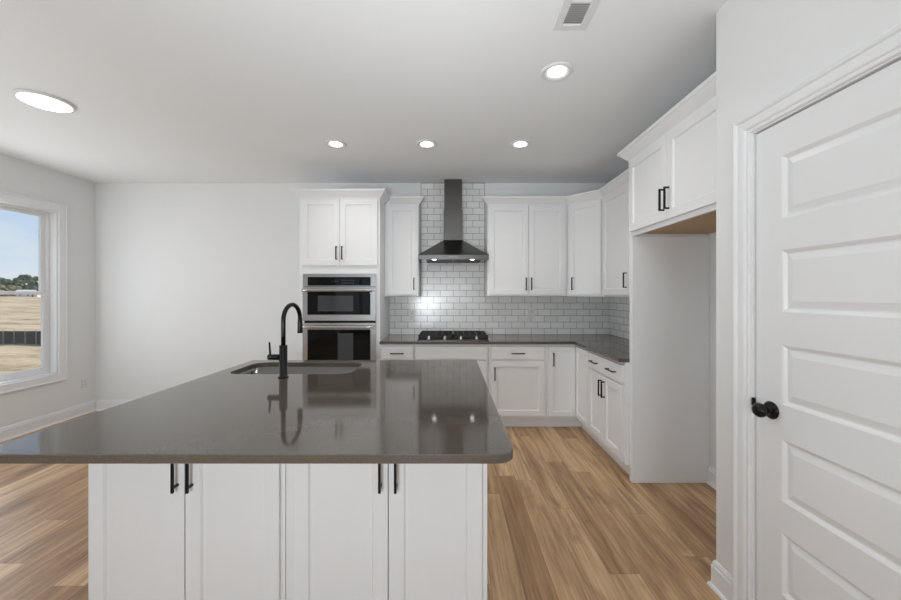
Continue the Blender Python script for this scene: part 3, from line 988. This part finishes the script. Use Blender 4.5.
for sx in (-1, 1):
    MB().lathe([(0.0005, 0), (0.022, 0), (0.022, -0.003), (0.0005, -0.003)], (sx * 0.205, -0.445, 0), 'Z', 24).build('hood_lamp', M['lens'], hd)
    light('hood_lamp_light', 'SPOT', (HC + sx * 0.205, YB - 0.455, 1.765), (math.radians(12), 0, 0), HOOD_W, (1.0, 0.97, 0.92),
          spot_size=math.radians(120), spot_blend=0.5, shadow_soft_size=0.025)
mb = MB()
for k in range(5):
    mb.lathe([(0.0005, 0), (0.0055, 0), (0.0055, -0.003), (0.0005, -0.003)], (-0.044 + k * 0.022, hy, 0.024), 'Y', 14)
mb.build('control_buttons', M['steel'], hd)

# ------------------------------------------------------------------ cooktop
ct = thing('gas_cooktop', 'stainless gas cooktop with black cast iron grates and four knobs', 'cooktop', (0.04, 4.08, CZ1 + 0.0006))
MB().box(-0.378, 0.372, -0.285, 0.25, 0, 0.010, 0.003).build('base_plate', M['steel_dark'], ct)
MB().box(-0.366, 0.360, -0.212, 0.242, 0.0101, 0.0125, 0.001).build('enamel_well', M['grate'], ct)
for (bx, by, r_) in ((-0.235, 0.13, 0.042), (-0.235, -0.09, 0.035), (0.235, 0.13, 0.042), (0.235, -0.09, 0.048)):
    mb = MB().lathe([(0.0005, 0.009), (r_, 0.009), (r_, 0.020), (r_ * 0.8, 0.024), (r_ * 0.78, 0.032), (0.0005, 0.033)], (bx, by, 0), 'Z', 28)
    mb.build('burner', M['grate'], ct)
for s in (-1, 1):
    mb = MB()
    cx = s * 0.187
    x0, x1, y0, y1 = cx - 0.183, cx + 0.183, -0.205, 0.240
    zt, zb = 0.056, 0.034
    for (a, b, c, d) in ((x0, x1, y0, y0 + .014), (x0, x1, y1 - .014, y1), (x0, x0 + .014, y0, y1), (x1 - .014, x1, y0, y1)):
        mb.box(a, b, c, d, zb - 0.018, zt - 0.003, 0.003)
    for k in range(5):
        xx = x0 + 0.045 + k * (x1 - x0 - 0.09) / 4
        mb.box(xx - 0.0055, xx + 0.0055, y0 + .01, y1 - .01, zb, zt, 0.003)
    for yy in ((y0 + y1) / 2, (y0 * 3 + y1) / 4, (y0 + 3 * y1) / 4):
        mb.box(x0 + .01, x1 - .01, yy - 0.006, yy + 0.006, zb, zt, 0.003)
    for a in (x0, x1 - .016):
        for b in (y0, (y0 + y1) / 2 - .008, y1 - .016):
            mb.box(a, a + .016, b, b + .016, 0.0095, zb, 0.002)
    mb.build('grate', M['grate'], ct)
for kx_ in (-0.255, -0.087, 0.081, 0.245):
    mb = MB().lathe([(0.0005, 0.0095), (0.021, 0.0095), (0.021, 0.014), (0.019, 0.020), (0.011, 0.044), (0.009, 0.047), (0.0005, 0.047)], (kx_, -0.243, 0), 'Z', 28)
    mb.box(kx_ - 0.003, kx_ + 0.003, -0.256, -0.230, 0.036, 0.049, 0.001)
    mb.build('knob', M['steel'], ct)

# ------------------------------------------------------------------ island
IX0, IX1, IY0, IY1 = -1.448, 0.201, 1.102, 2.690
IF = 1.420   # face frame of the near cabinets
def island_cab(label, x0, x1, doors, hs):
    fr = []
    for (a, b), hx in zip(doors, hs):
        fr.append(('door', a - x0, b - x0, 0.140, 0.862, (hx - x0, 0.727, True, 0.155, 0.014, 0.0095)))
    return cabinet('island_cabinet', label, (x0, IF, 0), 0, x1 - x0, 0.60, 0, BT, fr, K)
island_cab('left white double door cabinet on the near side of the island', -1.400, -0.6375, [(-1.386, -1.0175), (-1.0135, -0.654)], (-1.0416, -0.986))
island_cab('right white double door cabinet on the near side of the island', -0.6365, 0.148, [(-0.600, -0.2365), (-0.2325, 0.1255)], (-0.263, -0.2034))
# far side: sink base, built of panels so the bowl hangs free inside
sb = thing('sink_base_cabinet', 'white sink base cabinet on the far side of the island', 'cabinet', (0.148, 2.645, 0), PI)
sw, sd = 1.548, 0.62
mb = MB()
mb.box(G, 0.02, 0, sd, K, BT); mb.box(sw - 0.02, sw - G, 0, sd, K, BT)
mb.box(0.02, sw - 0.02, 0, 0.02, K, BT); mb.box(0.02, sw - 0.02, sd - 0.02, sd - G, K, BT); mb.box(0.02, sw - 0.02, 0.02, sd - 0.02, K, K + 0.02)
mb.build('body', M['cab'], sb)
MB().box(G, sw - G, 0.07, sd - G, 0, K).build('toe_kick', M['cab'], sb)
for k in range(4):
    a = 0.02 + k * 0.379
    f = shaker(MB(), a, a + 0.371, 0.14, 0.862).build('door', M['cab'], sb)
    handle(f, a + (0.342 if k % 2 == 0 else 0.029), 0.730)

def rounded_rect(x0, x1, y0, y1, r, n=8):
    pts = []
    rs = r if isinstance(r, (list, tuple)) else [r] * 4
    for (cx, cy, a0, rr) in ((x1 - rs[0], y0 + rs[0], -90, rs[0]), (x1 - rs[1], y1 - rs[1], 0, rs[1]), (x0 + rs[2], y1 - rs[2], 90, rs[2]), (x0 + rs[3], y0 + rs[3], 180, rs[3])):
        for k in range(n + 1):
            a = math.radians(a0 + 90 * k / n)
            pts.append((cx + rr * math.cos(a), cy + rr * math.sin(a)))
    return pts

# island top with the sink cut out (same point count inside and out)
SX0, SX1, SY0, SY1 = -1.365, -0.605, 2.215, 2.598
outer = rounded_rect(IX0, IX1, IY0, IY1, [0.055, 0.012, 0.012, 0.055])
inner = rounded_rect(SX0, SX1, SY0, SY1, 0.085)
mb = MB()
bm = mb.bm
e1 = 0.0025
def inset(pts, d, sgn):
    c = Vector((sum(p[0] for p in pts) / len(pts), sum(p[1] for p in pts) / len(pts)))
    res = []
    n_ = len(pts)
    for i, p in enumerate(pts):
        a = Vector(pts[(i - 1) % n_]); b = Vector(pts[(i + 1) % n_])
        dd = (b - a).normalized()
        nn = Vector((-dd.y, dd.x))
        res.append((p[0] + nn.x * d * sgn, p[1] + nn.y * d * sgn))
    return res
n_ = len(outer)
oi = inset(outer, e1, 1)
ii = inset(inner, e1, -1)
def rg(pts, z): return [bm.verts.new((p[0], p[1], z)) for p in pts]
rings = [rg(oi, CZ1), rg(outer, CZ1 - e1), rg(outer, CZ0 + e1), rg(oi, CZ0), rg(ii, CZ0), rg(inner, CZ0 + e1), rg(inner, CZ1 - e1), rg(ii, CZ1)]
for a, b in ((0, 1), (1, 2), (2, 3), (4, 5), (5, 6), (6, 7)):
    for k in range(n_):
        bm.faces.new((rings[a][k], rings[a][(k + 1) % n_], rings[b][(k + 1) % n_], rings[b][k]))
for a, b in ((7, 0), (3, 4)):
    for k in range(n_):
        bm.faces.new((rings[a][k], rings[a][(k + 1) % n_], rings[b][(k + 1) % n_], rings[b][k]))
tag(mb.build('island_worktop', M['quartz']), 'large glossy grey brown quartz island top with rounded near corner and sink cutout', 'worktop')

# sink
sk = thing('undermount_sink', 'stainless steel undermount sink bowl set in the island top', 'sink', ((SX0 + SX1) / 2, (SY0 + SY1) / 2, CZ0 - 0.22))
mb = MB()
bm = mb.bm
cx, cy = (SX0 + SX1) / 2, (SY0 + SY1) / 2
def rr(g, z, r):
    return [bm.verts.new((p[0] - cx, p[1] - cy, z - (CZ0 - 0.22))) for p in rounded_rect(SX0 - g, SX1 + g, SY0 - g, SY1 + g, r)]
R = [rr(0.020, CZ0 - 0.0006, 0.09), rr(-0.004, CZ0 - 0.0006, 0.085), rr(-0.006, CZ0 - 0.17, 0.085), rr(-0.014, CZ0 - 0.192, 0.08), rr(-0.035, CZ0 - 0.20, 0.07),
     ]
for a, b in zip(R, R[1:]):
    for k in range(n_):
        f_ = bm.faces.new((a[k], a[(k + 1) % n_], b[(k + 1) % n_], b[k])); f_.smooth = True
bm.faces.new(R[-1])
Ro = [rr(0.020, CZ0 - 0.003, 0.09), rr(0.0, CZ0 - 0.003, 0.085), rr(-0.002, CZ0 - 0.203, 0.085)]
for a, b in [(R[0], Ro[0])] + list(zip(Ro, Ro[1:])):
    for k in range(n_):
        bm.faces.new((a[k], a[(k + 1) % n_], b[(k + 1) % n_], b[k]))
bm.faces.new(Ro[-1])
mb.build('bowl', M['steel_sink'], sk)
MB().lathe([(0.0005, 0.021), (0.045, 0.021), (0.045, 0.0245), (0.036, 0.0245), (0.030, 0.022), (0.0005, 0.022)], (0, 0.04, 0), 'Z', 32).build('drain', M['steel'], sk)

# faucet
fa = thing('kitchen_faucet', 'matte black gooseneck pull-down faucet standing by the island sink', 'faucet', (-0.967, 2.125, CZ1 + 0.0005))
MB().lathe([(0.0005, 0), (0.0285, 0), (0.0285, 0.006), (0.0225, 0.009), (0.0225, 0.185), (0.0205, 0.188), (0.0005, 0.188)], (0, 0, 0), 'Z', 36).build('body', M['black'], fa)
ang = math.radians(7)
ux, uy = math.sin(ang), math.cos(ang)
R_ = 0.092
pts = [(0, 0, 0.186), (0, 0, 0.25)]
zc = 0.329
for k in range(17):
    a = PI - PI * k / 16
    s = R_ + R_ * math.cos(a)
    pts.append((ux * s, uy * s, zc + R_ * math.sin(a)))
pts.append((ux * 2 * R_, uy * 2 * R_, zc - 0.010))
MB().tube(pts, 0.0128, 20).build('neck', M['black'], fa)
hx, hyy = ux * 2 * R_, uy * 2 * R_
MB().lathe([(0.0005, zc + 0.004), (0.0138, zc + 0.002), (0.015, zc - 0.02), (0.0165, zc - 0.083), (0.0155, zc - 0.090), (0.0005, zc - 0.090)], (hx, hyy, 0), 'Z', 30).build('spray_head', M['black'], fa)
lv = MB().cyl((-0.020, 0, 0.118), (-0.086, 0, 0.118), 0.0165, 0.0165, 28)
lv.tube([(-0.076, 0, 0.130), (-0.078, 0, 0.16), (-0.081, 0, 0.205)], [0.0055, 0.0055, 0.005], 14)
lv.build('lever', M['black'], fa)

# ------------------------------------------------------------------ ceiling fixtures
def downlight(label, x, y):
    t = thing('recessed_light', label, 'ceiling light', (x, y, ZC), 0, 'recessed ceiling lights')
    MB().lathe([(0.072, 0.0), (0.094, 0.0), (0.094, -0.003), (0.088, -0.008), (0.078, -0.010), (0.054, -0.002), (0.054, 0.0)], (0, 0, -0.0005), 'Z', 48).build('trim_ring', M['plastic'], t)
    MB().lathe([(0.0005, -0.0005), (0.0535, -0.0005), (0.053, -0.0025), (0.0005, -0.0035)], (0, 0, -0.0005), 'Z', 48).build('lens', M['lens'], t)
    light('recessed_light_beam', 'SPOT', (x, y, ZC - 0.02), (0, 0, 0), CAN_SPOT, (1.0, 0.975, 0.93), spot_size=math.radians(140), spot_blend=1.0, shadow_soft_size=0.06)
downlight('left round recessed ceiling light in the row of three', -1.014, 3.257)
downlight('middle round recessed ceiling light in the row of three', -0.202, 3.257)
downlight('right round recessed ceiling light in the row of three', 0.634, 3.257)
downlight('round recessed ceiling light nearest the ceiling vent', 0.647, 2.198)

dk = thing('disc_light', 'large round white disc ceiling light at far left', 'ceiling light', (-2.800, 2.53, ZC))
MB().lathe([(0.135, 0.0), (0.150, 0.0), (0.150, -0.008), (0.144, -0.017), (0.134, -0.018), (0.131, -0.014)], (0, 0, -0.0005), 'Z', 56).build('housing', M['plastic'], dk)
MB().lathe([(0.0005, -0.002), (0.1305, -0.002), (0.1305, -0.016), (0.10, -0.019), (0.0005, -0.020)], (0, 0, -0.0005), 'Z', 56).build('diffuser', M['lens'], dk)
light('disc_light_glow', 'AREA', (-2.800, 2.53, ZC - 0.03), (0, 0, 0), DISC_W, (1.0, 0.985, 0.95), shape='DISK', size=0.28)

# ceiling register
vt = thing('ceiling_vent', 'white louvred air vent in the ceiling', 'vent', (0.606, 1.67, ZC))
mb = MB()
a, b, c, d = -0.083, 0.083, -0.20, 0.18
mb.box(a, -0.045, c, d, -0.007, 0, 0.002); mb.box(0.045, b, c, d, -0.007, 0, 0.002)
mb.box(-0.045, 0.045, c, -0.15, -0.007, 0, 0.002); mb.box(-0.045, 0.045, 0.140, d, -0.007, 0, 0.002)
mb.box(-0.045, 0.045, -0.004, 0.004, -0.0065, 0)
mb.build('frame', M['plastic'], vt)
MB().box(-0.046, 0.046, -0.151, 0.141, -0.0012, -0.0004).build('duct_opening', M['vent_dark'], vt)
def louvres(y0, y1, n, tilt):
    mb = MB()
    for k in range(n):
        y = y0 + (y1 - y0) * (k + 0.5) / n
        s = tilt * 0.0055
        mb.quads([(-0.045, y - s, -0.0072), (0.045, y - s, -0.0072), (0.045, y + s, -0.0014), (-0.045, y + s, -0.0014),
                  (-0.045, y - s + .0012, -0.0072), (0.045, y - s + .0012, -0.0072), (0.045, y + s + .0012, -0.0014), (-0.045, y + s + .0012, -0.0014)],
                 [(0, 1, 2, 3), (7, 6, 5, 4), (0, 4, 5, 1), (3, 2, 6, 7), (0, 3, 7, 4), (1, 5, 6, 2)])
    return mb
louvres(0.004, 0.140, 11, 1.35).build('louvre_bank', M['plastic'], vt)
louvres(-0.15, -0.004, 12, -1).build('louvre_bank', M['plastic'], vt)

# ------------------------------------------------------------------ outdoors
GZ = -0.32
g = bmesh.new()
NX = 60
gx0, gx1, gy0, gy1 = -170, -4.6, -30, 220
grid = []
for i in range(NX + 1):
    row = []
    for j in range(NX + 1):
        u_ = (i / NX) ** 2.2; v_ = j / NX
        x = gx1 + (gx0 - gx1) * u_; y = gy0 + (gy1 - gy0) * (v_ ** 1.6)
        dist = -x - 4.6
        z = GZ + 0.06 * math.sin(x * 0.9) * math.cos(y * 0.7) * min(1, dist / 4) + 0.03 * min(max(0, dist - 14), 46)
        row.append(g.verts.new((x, y, z)))
    grid.append(row)
for i in range(NX):
    for j in range(NX):
        g.faces.new((grid[i][j], grid[i][j + 1], grid[i + 1][j + 1], grid[i + 1][j])).smooth = True
mb = MB(); mb.bm.free(); mb.bm = g
struct(mb.build('ground', M['ground']))

# silt fence: cloth and stakes
sf = thing('silt_fence', 'low black silt fence across the sandy lot outside the window', 'fence', (-12.3, 9.5, GZ))
fx0, fx1 = -18.2, -9.6
def fy(x): return 12.5 + 0.01 * (x + 12)
mb = MB()
N = 60
top = []; bot = []
for k in range(N + 1):
    x = fx0 + (fx1 - fx0) * k / N
    sag = 0.008 * math.sin(k * 0.9) ** 2
    for dy in (0, 0.012):
        top.append(mb.bm.verts.new((x + 12.3, fy(x) - 9.5 + dy, 0.47 - sag)))
        bot.append(mb.bm.verts.new((x + 12.3, fy(x) - 9.5 + dy, -0.05)))
for k in range(N):
    for s in (0, 1):
        a = 2 * k + s
        mb.bm.faces.new((bot[a], bot[a + 2], top[a + 2], top[a]))
    mb.bm.faces.new((top[2 * k], top[2 * k + 2], top[2 * k + 3], top[2 * k + 1]))
mb.build('cloth', M['fence_cloth'], sf)
for k in range(23):
    x = fx0 + 0.03 + k * 0.37
    MB().box(x + 12.3 - 0.009, x + 12.3 + 0.009, fy(x) - 9.5 - 0.045, fy(x) - 9.5 - 0.002, -0.1, 0.49).build('stake', M['stake'], sf)

# trees on the horizon
def tree(x, y, h, wdt, kind, label, z=1.0):
    t = thing('tree', label, 'tree', (x, y, z), 0, 'trees on the horizon')
    MB().cyl((0, 0, -0.5), (0, 0, h * 0.5), wdt * 0.05, wdt * 0.03, 8).build('trunk', M['bark'], t)
    mb = MB()
    rnd_ = random.Random(int(x * 10))
    for k in range(26):
        a = rnd_.uniform(0, 2 * PI); r_ = rnd_.uniform(0, 0.42) * wdt
        zz = rnd_.uniform(0.08, 0.86) * h
        s = wdt * rnd_.uniform(0.13, 0.24) * (1.15 - 0.5 * zz / h)
        bmesh.ops.create_icosphere(mb.bm, subdivisions=2, radius=s, matrix=Matrix.Translation((r_ * math.cos(a) * (1.15 - 0.6 * zz / h), r_ * math.sin(a), zz)) @ Matrix.Diagonal((1, 1, 0.85, 1)))
    for v in mb.bm.verts:
        v.co += Vector((rnd_.uniform(-1, 1), rnd_.uniform(-1, 1), rnd_.uniform(-1, 1))) * wdt * 0.018
    mb.build('foliage', M['leaf_dark'] if kind == 0 else M['leaf_olive'], t)
DT_ = 85.0
for i, (px, top_px, wpx, kind) in enumerate([(-14, 16, 20, 0), (-3, 19, 12, 0), (6, 16, 12, 0), (14, 18, 12, 0), (20, 16, 8, 0), (28, 20, 13, 0), (34, 15, 9, 0), (38, 9, 8, 1), (10, 9, 14, 1), (0, 8, 12, 1), (-26, 16, 16, 0), (46, 12, 12, 0)]):
    yy = (DT_ - 14 - 9 * (i % 2) if kind else DT_ + 13 * (i % 3))
    x = (px - 450) / 365 * yy
    tree(x, yy, (top_px + 1) * yy / 365 + 0.35, wpx * yy / 365 * 1.35, kind, 'olive scrub tree at the edge of the sandy lot' if kind else 'dark green tree in the distant tree line seen through the window')
# distant pale houses
def house(x, y, wd_, dp_, h, label):
    t = thing('house', label, 'house', (x, y, 1.0), 0.4)
    MB().box(-wd_ / 2, wd_ / 2, -dp_ / 2, dp_ / 2, -0.3, h).build('walls', M['siding'], t)
    rh = h * 0.55
    MB().quads([(-wd_ / 2 - .2, -dp_ / 2 - .2, h), (wd_ / 2 + .2, -dp_ / 2 - .2, h), (wd_ / 2 + .2, dp_ / 2 + .2, h), (-wd_ / 2 - .2, dp_ / 2 + .2, h),
                (-wd_ / 2 - .2, 0, h + rh), (wd_ / 2 + .2, 0, h + rh)], [(0, 1, 5, 4), (3, 4, 5, 2), (0, 4, 3), (1, 2, 5), (3, 2, 1, 0)]).build('roof', M['roofing'], t)
    MB().box(-wd_ * .3, -wd_ * .15, -dp_ / 2 - 0.03, -dp_ / 2, h * .35, h * .75).build('window', M['vent_dark'], t)
    MB().box(wd_ * .1, wd_ * .22, -dp_ / 2 - 0.03, -dp_ / 2, -0.2, h * .7).build('entry_door', M['vent_dark'], t)
house(-65.5, 56.5, 1.7, 1.3, 0.72, 'small white building in front of the distant trees, left one')
house(-63.4, 55.6, 1.4, 1.1, 0.6, 'small white building in front of the distant trees, right one')
